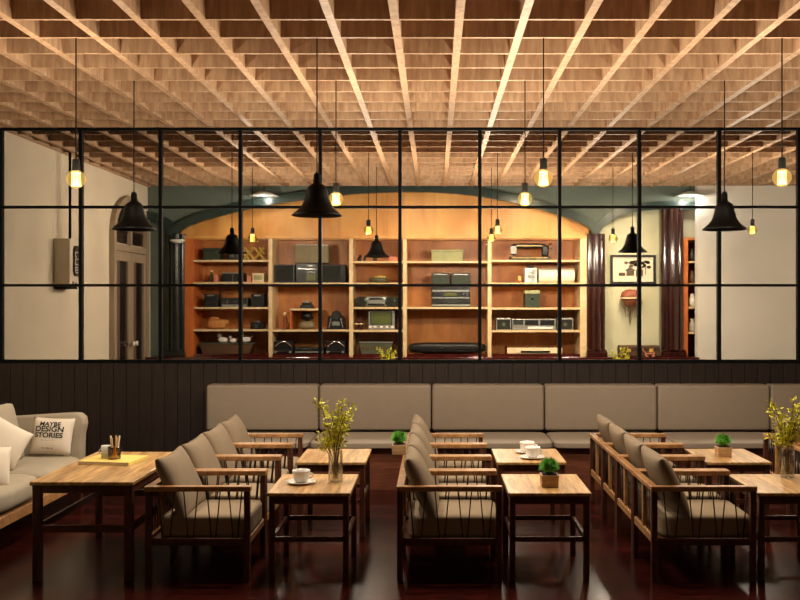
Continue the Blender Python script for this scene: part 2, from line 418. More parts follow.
# ------------------------------------------------------------------ things on the shelves
def sp(x, surf, d=14.6): return (PX(x, d), d, surf)
def wpx(px, d=14.6): return px*d/F
S = SURF
E = .001
def simple_box(name, label, cat, x0, x1, h_px, surf, mat, d=14.62, dy=.14, bevel=.008, lid=None, group=None):
    t = thing(name, label, cat, sp((x0+x1)/2, surf+E, d), 0, group)
    w = wpx(x1-x0, d)/2; h = h_px*d/F
    MB().box(-w, w, -dy, dy, 0, h*(.8 if lid else 1)).build('body', mat, t, bevel=bevel)
    if lid: MB().box(-w*1.03, w*1.03, -dy*1.04, dy*1.04, h*.8, h).build('lid', lid, t, bevel=bevel)
    return t, w, h
# bay 1
simple_box('storage_box', 'dark green lidded box at the left end of the top shelf', 'box', 205, 221.5, 12, S[(0,260.8)], M['greenbox'], lid=M['greenbox'])
t, w, h = simple_box('camera', 'small dark camera on the top left shelf behind the hanging bell', 'camera', 228.5, 240, 8, S[(0,260.8)], M['blk'])
MB().lathe([(0,0),(.035,0),(.035,-.07),(.0,-.07)], c=(0,-.14,h*.5), ax='Y', n=16).build('lens', M['chrome'], t)
t = thing('lattice_rack', 'gold criss-cross lattice rack on the top left shelf', 'rack', sp(254.5, S[(0,260.8)]+E), 0)
m = MB(); ww = wpx(10); hh = wpx(12.5)
for a, b in (((-ww,0),(0,hh)),((0,0),(ww,hh)),((-ww,hh),(0,0)),((0,hh),(ww,0)),((-ww*.5,0),(-ww,hh*.5)),((ww*.5,hh),(ww,hh*.5))):
    for yy in (-.06, .06): m.tube((a[0],yy,a[1]+.012*(a[1]==0)), (b[0],yy,b[1]+.012*(b[1]==0)), .015, n=6)
m.build('lattice', M['gold'], t)
for xx in (-ww,0,ww): MB().tube((xx,-.06,.012),(xx,.06,.012),.010,n=6).build('foot_rail', M['gold'], t)
t = thing('bottle', 'small brown bottle with pale cap on the second left shelf', 'bottle', sp(211.5, S[(0,283)]+E))
MB().lathe([(0,0),(.045,0),(.045,.09),(.015,.13),(.015,.16),(0,.16)], n=16).build('body', M['brown'], t, smooth=True)
MB().lathe([(0,.16),(.02,.16),(.02,.185),(0,.185)], n=12).build('cap', M['creamp'], t)
t, w, h = simple_box('carton', 'tiny red carton beside the brown bottle', 'box', 215.5, 220, 7, S[(0,283)], M['pinkp'])
t, w, h = simple_box('radio', 'dark radio with a pale frame on the second left shelf', 'radio', 224, 245, 9.5, S[(0,283)], M['blk'])
m = MB(); f = .008
m.box(-w,w,-.146,-.139,h-f*2,h); m.box(-w,w,-.146,-.139,0,f); m.box(w*.02,w*.06,-.146,-.139,0,h); m.box(w-f,w,-.146,-.139,0,h)
m.build('trim_frame', M['silver'], t)
MB().lathe([(0,0),(h*.34,0),(h*.34,-.01),(0,-.012)], c=(-w*.5,-.14,h*.5), ax='Y', n=18).build('speaker_grille', M['mesh'], t)
simple_box('carton', 'tiny pink carton beside the cream clock radio', 'box', 248.5, 252.8, 6, S[(0,283)], M['pinkp'])
t, w, h = simple_box('clock_radio', 'cream boxy clock radio at the right of the second left shelf', 'radio', 254, 265.5, 9, S[(0,283)], M['creamp'])
MB().box(-w*.75, w*.75, -.146, -.139, h*.25, h*.75).build('dial', M['sage'], t)
for x0, x1, lab in ((206,220,'black speaker left of the dark amplifier, third left shelf'),(252.5,265.5,'black speaker right of the dark amplifier, third left shelf')):
    t, w, h = simple_box('speaker', lab, 'speaker', x0, x1, 13, S[(0,308)], M['blk'])
    MB().box(-w*.8,w*.8,-.146,-.139,h*.08,h*.72).build('speaker_grille', M['mesh'], t)
    MB().box(-w*.5,w*.5,-.147,-.139,h*.82,h*.93).build('badge', M['silver'], t)
t, w, h = simple_box('amplifier', 'low dark amplifier with silver foot between two black speakers', 'amplifier', 223, 249.5, 9, S[(0,308)], M['blk2'])
MB().box(-w*.95,w*.95,-.147,-.139,.0,h*.28).build('front_strip', M['silver'], t)
for q in (-.5,0,.5): MB().lathe([(0,0),(.018,0),(.018,-.02),(0,-.02)], c=(w*q,-.14,h*.6), ax='Y', n=12).build('knob', M['chrome'], t)
t = thing('wicker_basket', 'woven wicker basket on the fourth left shelf', 'basket', sp(217.5, S[(0,330.3)]+E))
MB().soft((0,0,.075),(.145,.12,.075),4,8).build('basket_body', M['wicker'], t, smooth=True)
MB().soft((-.05,0,.155),(.075,.07,.035),3,6).build('lid_knob', M['wicker'], t, smooth=True)
MB().soft((.12,-.01,.10),(.06,.08,.045),3,6).build('side_pocket', M['wicker'], t, smooth=True)
t, w, h = simple_box('film_camera', 'small dark film camera on the fourth left shelf', 'camera', 252, 264.5, 6.5, S[(0,330.3)], M['blk'])
MB().lathe([(0,0),(.035,0),(.035,-.06),(.0,-.06)], c=(0,-.14,h*.45), ax='Y', n=16).build('lens', M['blk2'], t)
MB().box(-w*.3,w*.3,-.05,.05,h,h*1.25).build('viewfinder', M['silver'], t)
t = thing('wooden_tray', 'long low brown wooden trough on the bottom left shelf', 'tray', sp(228, S[(0,355)]+E))
MB().prism([(-.36,0),(.36,0),(.42,.15),(-.42,.15)], -.14, .14).build('tray_body', M['brown'], t)
MB().box(-.43,.43,-.15,.15,.15,.165).build('rim', M['olive'], t)
ztr = S[(0,355)]+E+.166
for (px, lab, sc) in ((223,'curled white and pink porcelain figurine at the left of the wooden trough',1.0),(233,'low porcelain figurine in the middle of the wooden trough',.75),(245.5,'curled white and pink porcelain figurine at the right of the wooden trough',1.1)):
    t = thing('figurine', lab, 'figurine', sp(px, ztr, 14.6))
    MB().soft((0,0,.045*sc),(.075*sc,.05*sc,.045*sc),2.3,6).build('torso', M['porc'], t, smooth=True)
    MB().ball((-.055*sc,-.01,.115*sc),.035*sc,10).build('head', M['porc'], t, smooth=True)
    MB().tube((-.04*sc,0,.05*sc),(-.05*sc,-.01,.10*sc),.016*sc).tube((.05*sc,0,.05*sc),(.10*sc,-.01,.10*sc),.018*sc,.01*sc).build('limb', M['pinkp'], t, smooth=True)
# bay 2
t, w, h = simple_box('speaker', 'black speaker at the left of the large stereo', 'speaker', 275.5, 296, 18, S[(1,283.6)], M['blk'], d=14.66)
MB().box(-w*.85,w*.85,-.147,-.139,h*.06,h*.94).build('speaker_grille', M['mesh'], t)
t, w, h = simple_box('speaker', 'black speaker at the right of the large stereo', 'speaker', 320, 346.5, 18, S[(1,283.6)], M['blk'], d=14.66)
MB().box(-w*.85,w*.6,-.147,-.139,h*.06,h*.94).build('speaker_grille', M['mesh'], t)
t, w, h = simple_box('stereo', 'black stereo centre unit between two speakers', 'stereo', 297, 319, 19.5, S[(1,283.6)], M['blk'], d=14.66)
MB().box(-w*.85,-w*.1,-.149,-.139,h*.1,h*.6).build('cassette_door', M['blk2'], t)
MB().box(0,w*.8,-.149,-.139,h*.12,h*.42).build('display', M['screen'], t)
MB().box(w*.1,w*.5,-.149,-.139,h*.82,h*.9).build('badge', M['silver'], t)
MB().box(-w*.8,w*.8,-.149,-.139,h*.68,h*.72).build('front_strip', M['chrome'], t)
for q in (.15,.4,.65): MB().lathe([(0,0),(.014,0),(.014,-.02),(0,-.02)], c=(w*q,-.14,h*.53), ax='Y', n=10).build('knob', M['silver'], t)
zs = S[(1,283.6)]+E+19.5*14.66/F
t = thing('suitcase', 'khaki upright case standing on top of the black stereo', 'case', (PX(312.5,14.68), 14.68, zs+.001))
MB().box(-.265,.265,-.13,.13,0,.27).build('body', M['greybox'], t, bevel=.012)
m = MB()
for q in range(9): m.soft((-.23+q*.0575,0,.283),(.027,.12,.015),3,4)
m.build('white_padding', M['porc'], t, smooth=True)
t, w, h = simple_box('jewel_box', 'small stepped dark box on the short board', 'box', 301, 313, 3.2, S[(1,309.5)], M['blk2'])
MB().box(-w*.75,w*.75,-.1,.1,h,h*1.8).build('upper_tier', M['blk'], t, bevel=.006)
MB().box(-w*.4,w*.4,-.07,.07,h*1.8,h*2.3).build('lid', M['silver'], t, bevel=.004)
t = thing('figurine', 'slim terracotta figurine left of the dark lamp', 'figurine', sp(285, S[(1,330.6)]+E))
MB().lathe([(0,0),(.05,0),(.05,.02),(.025,.06),(.045,.13),(.03,.19),(.015,.21),(0,.21)], n=16).build('torso', M['copper'], t, smooth=True)
MB().ball((0,0,.235),.03,10).build('head', M['creamp'], t, smooth=True)
t = thing('table_lamp', 'squat lamp with dark shade and round brass foot under the short board', 'lamp', sp(307, S[(1,330.6)]+E))
MB().soft((0,0,.065),(.125,.11,.065),2.5,8).build('lamp_base', M['greybox'], t, smooth=True)
MB().lathe([(.03,.12),(.045,.15),(.11,.16),(.07,.27),(0,.27)], n=20).build('lamp_shade', M['blk'], t, smooth=True)
t = thing('mantel_clock', 'black round-topped mantel clock on the second shelf from the bottom', 'clock', sp(336.5, S[(1,330.6)]+E))
poly = [(-.145,0),(.145,0),(.14,.06),(.12,.2)]+[(.075*math.cos(a),.215+.075*math.sin(a)) for a in [PI*i/10 for i in range(11)]]+[(-.12,.2),(-.14,.06)]
MB().prism(poly, -.08, .08).build('clock_case', M['blk'], t)
MB().lathe([(0,0),(.055,0),(.055,-.01),(0,-.01)], c=(0,-.08,.21), ax='Y', n=20).build('clock_face', M['blk2'], t)
m = MB(); m.tube((-.11,-.09,.03),(-.075,-.09,.17),.008); m.tube((.11,-.09,.03),(.075,-.09,.17),.008); m.box(-.06,.06,-.088,-.078,.06,.12)
m.build('front_trim', M['silver'], t)
for px, lab in ((284.5,'black portable radio with curved chrome handle, left on the bottom shelf'),(336.5,'black portable radio with curved chrome handle, right on the bottom shelf')):
    t, w, h = simple_box('portable_radio', lab, 'radio', px-9.5, px+9.5, 12.5, S[(1,355)], M['blk'])
    m = MB(); pts = [(-w*.8+1.7*w*i/10, -.155, h*.55+h*.4*math.sin(PI*i/10)) for i in range(11)]
    m.path(pts, .009); m.build('handle', M['chrome'], t)
    MB().box(-w*.95,w*.95,-.15,-.139,h*.1,h*.18).build('front_strip', M['chrome'], t)
    for q in (-.8,.8): MB().lathe([(0,0),(.02,0),(.02,-.03),(0,-.03)], c=(w*q,-.15,h*.14), ax='Y', n=12).build('knob', M['silver'], t)
t, w, h = simple_box('tape_deck', 'low black deck with silver strip between two portable radios', 'tape deck', 296, 325, 6, S[(1,355)], M['blk'])
MB().box(-w*.95,w*.95,-.148,-.139,h*.15,h*.4).build('front_strip', M['silver'], t)
MB().box(-w*.6,w*.1,-.146,-.139,h*.5,h*.85).build('cassette_door', M['blk2'], t)
# bay 3
for px, lab, sc in ((359.5,'tiny black toy figure at the left under the hanging bell',1),(364.5,'tiny low black toy figure beside the other one on the top shelf',.7),(375,'small dark green toy figure in the middle of the top shelf',1.0)):
    t = thing('toy_figure', lab, 'toy', sp(px, S[(2,262)]+E))
    MB().soft((0,0,.035*sc),(.035*sc,.03*sc,.035*sc),2.5,5).build('torso', M['blk'] if px < 370 else M['greenbox'], t, smooth=True)
    MB().ball((0.01,0,.085*sc),.022*sc,8).build('head', M['blk'] if px < 370 else M['greenbox'], t, smooth=True)
t, w, h = simple_box('pink_box', 'small pink card box right of the toy figures on the top shelf', 'box', 389, 398, 4.5, S[(2,262)], M['pinkp'])
t = thing('oval_basket', 'low oval woven basket on the second shelf of the middle bay', 'basket', sp(378.5, S[(2,283.6)]+E))
MB().lathe([(0,0),(.13,0),(.15,.08),(.135,.08),(.12,.015),(0,.015)], n=24, sy=.75).build('basket_body', M['olive'], t, smooth=True)
MB().soft((.02,0,.085),(.10,.07,.03),2.5,6).build('contents', M['gold'], t, smooth=True)
t = thing('boombox', 'silver and dark green rounded boombox on the middle shelf', 'boombox', (PX(376.5,14.6), 14.6, S[(2,308)]+E))
MB().soft((0,0,.085),(.20,.11,.083),6,8).build('body', M['silver'], t, smooth=True)
for s_ in (-1,1):
    sb = MB().soft((.225*s_,-.01,.082),(.125,.12,.08),2.6,8).build('speaker', M['archband'], t, smooth=True)
    MB().lathe([(0,0),(.055,0),(.06,-.012),(0,-.016)], c=(.228*s_,-.125,.08), ax='Y', n=20).build('speaker_cone', M['mesh'], sb)
MB().box(-.10,.10,-.116,-.10,.115,.14).build('display', M['blk2'], t)
MB().box(-.13,.13,-.118,-.10,.02,.05).build('cassette_door', M['blk'], t)
for px, lab in ((356.5,'slim dark jar with a pale band at the left edge, beside another'),(361.0,'slim dark jar with a pale band nearest the small television')):
    t = thing('jar', lab, 'jar', sp(px, S[(2,331)]+E))
    MB().lathe([(0,0),(.03,0),(.034,.1),(.02,.16),(.018,.22),(0,.22)], n=14).build('body', M['counter'], t, smooth=True)
    MB().lathe([(.0345,.08),(.036,.08),(.036,.10),(.0345,.10)], n=14).build('label_band', M['creamp'], t)
t, w, h = simple_box('television', 'small silver framed television with olive screen', 'television', 369, 395, 18.5, S[(2,331)], M['silver'], dy=.12)
MB().box(-w*.8,w*.75,-.128,-.118,h*.32,h*.92).build('screen', M['screen'], t)
MB().box(-w*.86,w*.81,-.124,-.118,h*.28,h*.96).build('bezel', M['blk'], t)
for q in (-.85,-.5,.0,.4,.85): MB().box(w*q-.022,w*q+.022,-.13,-.118,h*.1,h*.2).build('button', M['porc'], t)
for q in (-.6,.1,.8): MB().box(w*q-.02,w*q+.02,-.06,.0,h,h+.025).build('top_catch', M['silver'], t)
t = thing('typewriter', 'low olive case with silver rim on the bottom shelf of the middle bay', 'case', sp(376.5, S[(2,355)]+E))
MB().prism([(-.23,0),(.23,0),(.255,.17),(-.255,.17)], -.14, .14).build('body', M['olive'], t)
MB().box(-.26,.26,-.15,.15,.17,.185).build('rim', M['silver'], t)
m = MB()
for q in range(7): m.box(-.21+q*.062,-.175+q*.062,-.146,-.138,.06,.11)
m.build('front_slots', M['brown'], t)
t.name = 'carry_case'
# bay 4
simple_box('keepsake_box', 'sage green patterned box on the top shelf of the wide bay', 'box', 431.5, 462.5, 11.5, S[(3,262)], M['sage'], lid=M['sage'])
t, w, h = simple_box('hifi_unit', 'black hi-fi unit with silver strips in the wide bay', 'stereo', 431.5, 470, 21, S[(3,308)], M['blk'])
for z0_, z1_ in ((.04,.12),(.40,.46),(.72,.8)): MB().box(-w*.96,w*.96,-.149,-.139,h*z0_,h*z1_).build('front_strip', M['silver'], t)
MB().box(-w*.4,w*.4,-.151,-.139,h*.16,h*.34).build('cassette_door', M['blk2'], t)
MB().box(-w*.35,w*.3,-.151,-.139,h*.52,h*.68).build('display', M['screen'], t)
for q in (-.75,-.55,.6,.8): MB().lathe([(0,0),(.022,0),(.022,-.025),(0,-.025)], c=(w*q,-.14,h*.6), ax='Y', n=12).build('knob', M['chrome'], t)
zs = S[(3,308)]+2*E+21*14.62/F
for x0, x1, lab in ((431.5,449.5,'olive fronted speaker, the left of the pair on the hi-fi unit'),(451,470,'olive fronted speaker, the right of the pair on the hi-fi unit')):
    t, w, h = simple_box('speaker', lab, 'speaker', x0, x1, 12.5, zs, M['blk2'])
    MB().box(-w*.82,w*.82,-.147,-.139,h*.1,h*.75).build('speaker_grille', M['greenbox'], t)
    MB().box(-w*.7,w*.7,-.147,-.139,h*.84,h*.92).build('front_strip', M['silver'], t)
t = thing('accordion_case', 'long black rounded instrument case along the bottom of the wide bay', 'case', (PX(447,14.6), 14.62, S[(3,355)]+E))
MB().soft((0,0,.085),(.61,.17,.085),4,14).build('case_body', M['blk'], t, smooth=True)
MB().box(-.59,.59,-.176,-.165,.075,.087).build('seam_trim', M['chrome'], t)
MB().path([(-.1+.2*i/6,-.19,.09+.02*math.sin(PI*i/6)) for i in range(7)], .008).build('handle', M['blk2'], t)
# bay 5
t = thing('sewing_machine', 'old black sewing machine with gold trim on the top right shelf', 'sewing machine', (PX(529,14.6), 14.6, S[(4,260.8)]+E))
MB().box(-.31,.33,-.12,.12,0,.055).build('bed', M['blk'], t, bevel=.01)
MB().soft((.25,0,.14),(.055,.06,.1),4,7).soft((-.0,0,.225),(.27,.05,.04),4,8).soft((-.24,0,.165),(.05,.05,.09),4,7).build('arm', M['blk'], t, smooth=True)
MB().lathe([(0,-.02),(.075,-.02),(.075,.02),(0,.02)], c=(.335,0,.2), ax='X', n=22).build('hand_wheel', M['chrome'], t)
MB().tube((-.25,-.02,.055),(-.25,-.02,.1),.01).tube((-.22,0,.25),(-.22,0,.30),.008).tube((.05,0,.26),(.05,0,.30),.008).build('needle_bar', M['chrome'], t)
MB().box(-.2,.2,-.056,-.045,.22,.232).box(-.28,.28,-.125,-.118,.03,.04).build('gold_trim', M['gold'], t)
MB().box(-.29,-.20,-.06,-.045,.10,.22).build('face_plate', M['silver'], t)
t, w, h = simple_box('coffee_grinder', 'white mottled box with dark lid on the second right shelf', 'grinder', 524, 536, 14.5, S[(4,283.6)], M['porc'])
MB().box(-w*.5,w*.6,-.08,.08,h,h+.04).build('lid', M['blk2'], t)
m = MB()
for q in range(10): m.box(w*random.uniform(-.6,.5), w*random.uniform(.5,.9), -.147,-.139, h*(q*.09+.05), h*(q*.09+.09))
m.build('front_pattern', M['blk2'], t)
t, w, h = simple_box('picture_frame', 'small red frame standing left of the white mottled box', 'picture frame', 517, 522, 9, S[(4,283.6)], M['copper'], dy=.02)
MB().box(-w*.6,w*.6,-.026,-.019,h*.25,h*.75).build('picture', M['gold'], t)
t = thing('paper_roll', 'pale silvery roll lying on the second right shelf', 'roll', (PX(556,14.66), 14.66, S[(4,283.6)]+.116))
MB().lathe([(0,-.28),(.115,-.28),(.115,.28),(0,.28)], ax='X', n=32).build('roll', M['paper'], t, smooth=False)
MB().lathe([(0,0),(.05,0),(.05,-.006),(0,-.006)], c=(-.28,0,0), ax='X', n=20).build('roll_core', M['brown'], t)
t, w, h = simple_box('tin_box', 'dark green upright tin on the third right shelf', 'tin', 524, 539, 17, S[(4,308.6)], M['greenbox'], lid=M['sage'])
MB().lathe([(0,0),(.018,0),(.018,-.015),(0,-.015)], c=(0,-.14,h*.55), ax='Y', n=12).build('clasp', M['chrome'], t)
for x0, x1, lab in ((495.5,510.5,'dark square speaker left of the silver receiver'),(556,572,'dark square speaker right of the silver receiver')):
    t, w, h = simple_box('speaker', lab, 'speaker', x0, x1, 12, S[(4,331.3)], M['silver'])
    MB().box(-w*.85,w*.85,-.147,-.139,h*.08,h*.85).build('speaker_grille', M['mesh'], t)
    MB().lathe([(0,0),(.03,0),(.03,-.006),(0,-.006)], c=(0,-.147,h*.45), ax='Y', n=16).build('speaker_cone', M['olive'], t)
t, w, h = simple_box('receiver', 'long silver receiver with two black windows, fourth right shelf', 'receiver', 511.5, 555, 11, S[(4,331.3)], M['silver'])
MB().box(-w*.42,w*.18,-.147,-.139,h*.45,h*.9).build('display', M['blk'], t)
MB().box(w*.28,w*.92,-.147,-.139,h*.45,h*.9).build('display', M['blk'], t)
MB().box(-w*.95,-w*.5,-.147,-.139,h*.5,h*.95).build('vent', M['blk2'], t)
m = MB()
for q in range(10): m.box(-w*.3+q*w*.115,-w*.3+q*w*.115+.04,-.15,-.139,h*.12,h*.3)
m.build('button_row', M['porc'], t)
t, w, h = simple_box('keyboard', 'flat white keyboard instrument on the bottom right shelf', 'keyboard', 506.5, 561, 5.5, S[(4,355)], M['creamp'])
MB().box(-w*.5,w*.55,-.149,-.139,h*.15,h*.5).build('key_bed', M['blk'], t)
MB().box(-w*1.06,-w,-.12,.12,0,h*1.3).build('end_block', M['counter'], t)
# narrow right cupboard
for yy, lab, mt in ((284.5,'small dark bowl in the half hidden cupboard, third board down',M['brown']),(307.5,'pale jar in the half hidden cupboard, lower middle board',M['porc']),(333,'grey vase low in the half hidden cupboard',M['grey_cer']),(262,'small dark pot on the uppermost board of the half hidden cupboard',M['blk2'])):
    t = tag(MB().lathe([(0,0),(.04,0),(.06,.05),(.055,.12),(.03,.17),(.035,.2),(0,.2)], n=16).build('jar', mt, smooth=True, loc=(PX(692.3,14.5), 14.5, Z0(yy)+.016)), lab, 'jar')
# counter objects
zc = .882
t = thing('suitcase', 'brown leather suitcase lying on the counter below the hanging planter', 'suitcase', (PX(638.5,14.33), 14.33, zc+E))
MB().box(-.31,.31,-.1,.1,0,.17).build('body', M['brown'], t, bevel=.02)
MB().box(-.32,.32,-.105,.105,.10,.112).build('seam_trim', M['blk'], t)
for q in (-.17,.17): MB().box(q-.03,q+.03,-.112,-.1,.07,.12).build('clasp', M['gold'], t)
MB().path([(-.06+.12*i/6,-.125,.12+.0*i) for i in range(7)], .008).build('handle', M['blk'], t)
t = thing('wire_stand', 'small pinkish wire stand on the counter in front of the suitcase', 'stand', (PX(649,14.17), 14.17, zc+E))
m = MB()
m.path([(-.1,0,.12),(-.05,0,.05),(.07,0,.05),(.09,0,.07)], .009).path([(-.05,-.03,.05),(-.05,-.03,.01),(-.02,-.03,.01)], .009).path([(.07,-.03,.05),(.07,-.03,.01),(.04,-.03,.01)], .009)
m.tube((-.05,-.035,.05),(-.05,.03,.05),.009).tube((.07,-.035,.05),(.07,.03,.05),.009).tube((-.05,.03,.05),(-.05,.03,.01),.009).tube((.07,.03,.05),(.07,.03,.01),.009)
m.build('wire_frame', M['pinkp'], t)
# framed picture on the niche wall
YN = Y0+.16
t = thing('framed_picture', 'black framed old photograph of a building with trees', 'picture', (PX(632.5,YN), YN-.001, PZ(269.5,YN)))
w, h = wpx(22.5), wpx(14.5)
m = MB(); fw = .036
m.box(-w,w,-.05,0,h-fw,h).box(-w,w,-.05,0,-h,-h+fw).box(-w,-w+fw,-.05,0,-h+fw,h-fw).box(w-fw,w,-.05,0,-h+fw,h-fw)
m.build('frame', M['blk'], t)
MB().box(-w+fw,w-fw,-.02,-.002,-h+fw,h-fw).build('print', M['photo'], t)
m = MB()
m.box(-.10,.02,-.024,-.019,-.10,-.02).box(.05,.16,-.024,-.019,-.11,.0)
m.prism([(-.13,-.02),(.05,-.02),(-.04,.04)], -.024, -.019)
m.box(-.22,-.12,-.024,-.019,-.10,-.05)
for q in range(34):
    cx_, cz_ = random.uniform(-.12,.26), random.uniform(.03,.14); r = random.uniform(.01,.028)
    m.prism([(cx_+r*math.cos(a)*1.5, cz_+r*math.sin(a)) for a in [2*PI*i/7 for i in range(7)]], -.0235, -.019)
m.tube((-.01,-.021,-.02),(-.01,-.021,.08),.004).tube((.2,-.021,-.08),(.2,-.021,.08),.006)
m.build('printed_image', M['sepia'], t)
# hanging dried planter
t = thing('wall_planter', 'terracotta wall planter with trailing dried strands', 'planter', (PX(631,YN-.12), YN-.12, PZ(299,YN)))
MB().lathe([(0,-.13),(.10,-.10),(.15,0),(.165,.03),(.15,.10),(.09,.14),(0,.15)], n=22, sy=.7).build('pot', M['copper'], t, smooth=True)
MB().lathe([(.15,.005),(.172,.005),(.172,.025),(.15,.025)], n=22, sy=.7).build('band', M['creamp'], t)
m = MB()
for q in range(60):
    a = random.uniform(0,2*PI); r = random.uniform(.06,.17); x0_, y0_ = r*math.cos(a), r*math.sin(a)*.55
    L = random.uniform(.12,.42)*(1-.5*abs(x0_)/.2)
    p = [(x0_,y0_,.0)]
    for j in range(4):
        p.append((x0_*(1.15-.13*j)+random.uniform(-.015,.015), y0_+random.uniform(-.01,.01), -L*(j+1)/4))
    m.path(p, random.uniform(.002,.0045), 4)
m.build('dried_strands', M['dry'], t)

# ------------------------------------------------------------------ left wall: box and door
bx = thing('control_box', 'ivory wall box with black display and dark conduit above', 'wall box', (XL, 11.02, PZ(262.3,10.85)))
MB().box(.001,.195,-.19,.19,-.285,.28).build('housing', M['boxwhite'], bx, bevel=.012)
MB().box(.002,.14,-.18,.18,-.31,-.285).build('lower_tray', M['iron'], bx)
m = MB(); poly = []
for (cy_, cz_, a0) in ((.09,.13,0),(-.09,.13,90),(-.09,-.13,180),(.09,-.13,270)):
    for i in range(6):
        a = math.radians(a0+18*i); poly.append((cy_+.05+.05*math.cos(a), cz_+.02+.05*math.sin(a)))
m.prismX(poly, .19, .215)
dsp = m.build('display', M['blk'], bx)
# three glyphs, as the photo shows them, turned on their side
m = MB(); X_ = .2152
def seg(y0_, y1_, z0_, z1_): m.box(X_, X_+.004, y0_*1.15-.075, y1_*1.15-.075, z0_, z1_)
seg(-.02,.11,.115,.13); seg(-.02,-.0,.06,.13); seg(-.02,.03,.06,.075)                       # J-like
seg(-.02,.11,.035,.05); seg(-.02,.0,-.02,.05); seg(-.02,.11,-.03,-.015); seg(.09,.11,-.02,.05)  # C/D-like
seg(-.02,.11,-.065,-.05); seg(-.02,.11,-.095,-.08); seg(-.02,.11,-.125,-.11); seg(-.02,.0,-.125,-.05)  # E-like
m.build('glyph_marks', M['porc'], dsp)
MB().box(.1952,.199,-.12,-.08,-.262,-.225).box(.1952,.199,-.04,.02,-.262,-.235).build('small_keys', M['blk2'], bx)
MB().tube((.12,0,.28),(.12,0,HC-(PZ(262.3,10.85))-.002),.016,n=10).build('conduit', M['iron'], bx)

d1 = bpy.data.objects.new('door_1', None); C.objects.link(d1); d1.location = (XL, 13.45, 0); struct(d1)
A = .77; B = .55; SPR = 2.70
def archp(a, b, n=16, z0=0):
    return [(a,z0)]+[(a*math.cos(PI*i/n), SPR+b*math.sin(PI*i/n)) for i in range(n+1)]+[(-a,z0)]
out = archp(A, B); inn = archp(A-.09, B-.09)
m = MB()
for i in range(len(out)-1):
    m.prismX([out[i], out[i+1], inn[i+1], inn[i]], .002, .075)
m.box(.002,.06,-A+.09,A-.09,2.44,2.53)
m.box(.002,.06,-.03,.03,2.53,2.92)
m.build('door_frame', M['doorwood'], d1)
MB().prismX(inn[1:-1], .002, .02).build('fan_light', M['doorblind'], d1)
m = MB(); m.prismX([(.5*math.cos(PI*i/14)*.95, SPR+.10+.30*math.sin(PI*i/14)) for i in range(15)], .02, .03)
m.box(.02,.03,-.62,-.1,2.55,2.74); m.box(.02,.03,.1,.62,2.55,2.74); m.build('fan_glass', M['darkglass'], d1)
for s_ in (-1,1):
    y0_, y1_ = (-.705,-.005) if s_ < 0 else (.005,.705)
    lf = MB(); st = .11
    lf.box(.004,.05,y0_,y0_+st,.01,2.43).box(.004,.05,y1_-st,y1_,.01,2.43).box(.004,.05,y0_+st,y1_-st,2.30,2.43).box(.004,.05,y0_+st,y1_-st,.01,.35)
    leaf = lf.build('door_leaf', M['doorwood'], d1)
    MB().box(.01,.025,y0_+st,y1_-st,.35,2.30).build('glass_panel', M['darkglass'], leaf)
    MB().box(.026,.03,y0_+st,y0_+st+.18,.35,2.30).build('blind', M['doorblind'], leaf)
    yy = -.07*s_*-1
    h_ = MB().lathe([(0,0),(.012,0),(.012,.04),(.035,.05),(.035,.075),(0,.085)], c=(.05, (.07 if s_ > 0 else -.07), 1.12), ax='X', n=16).build('handle', M['porc'], leaf, smooth=True)
    for zz in (.4,1.25,2.2):
        yh = y1_-.01 if s_ > 0 else y0_+.01
        MB().tube((.056,yh,zz-.06),(.056,yh,zz+.06),.012,n=8).build('hinge', M['wallwhite'], leaf)
MB().box(.05,.09,-.33,-.25,1.10,1.14).build('lock', M['chrome'], d1)

# ------------------------------------------------------------------ pendants
def bulb_parts(t, r, zc_, sock=.055):
    """clear globe bulb with its glowing filament; zc_ = centre height below the hook"""
    MB().lathe([(0,r*.9+sock+.02),(.022,r*.9+sock+.02),(.024,r*.9+sock),(.026,r*.9),(0,r*.9)], c=(0,0,zc_), n=16).build('socket', M['iron'], t, smooth=False)
    prof = [(0,-r)]+[(r*math.sin(PI*i/14), -r*math.cos(PI*i/14)) for i in range(1,12)]+[(.022,r*.92)]
    g = MB().lathe(prof, c=(0,0,zc_), n=24).build('bulb', M['globe'], t, smooth=True)
    m = MB()
    for i in range(8):
        a = 2*PI*i/8; b = a+PI/8
        m.tube((.024*math.cos(a),.024*math.sin(a),zc_-r*.78),(.020*math.cos(b),.020*math.sin(b),zc_+r*.7),.0085,n=5)
    m.build('filament', M['filament'], g)
def pendant_bulb(x, y, zc_, r, label, power, group):
    t = thing('bulb_pendant', label, 'pendant lamp', (x, y, zc_), 0, group)
    bulb_parts(t, r, 0)
    MB().tube((0,0,r*.9+.07),(0,0,HC-zc_-.001),.0045,n=6).build('cord', M['iron'], t)
    lamp('POINT', (0,0,0), power, (1,.875,.725), t, shadow_soft_size=.08)
    return t
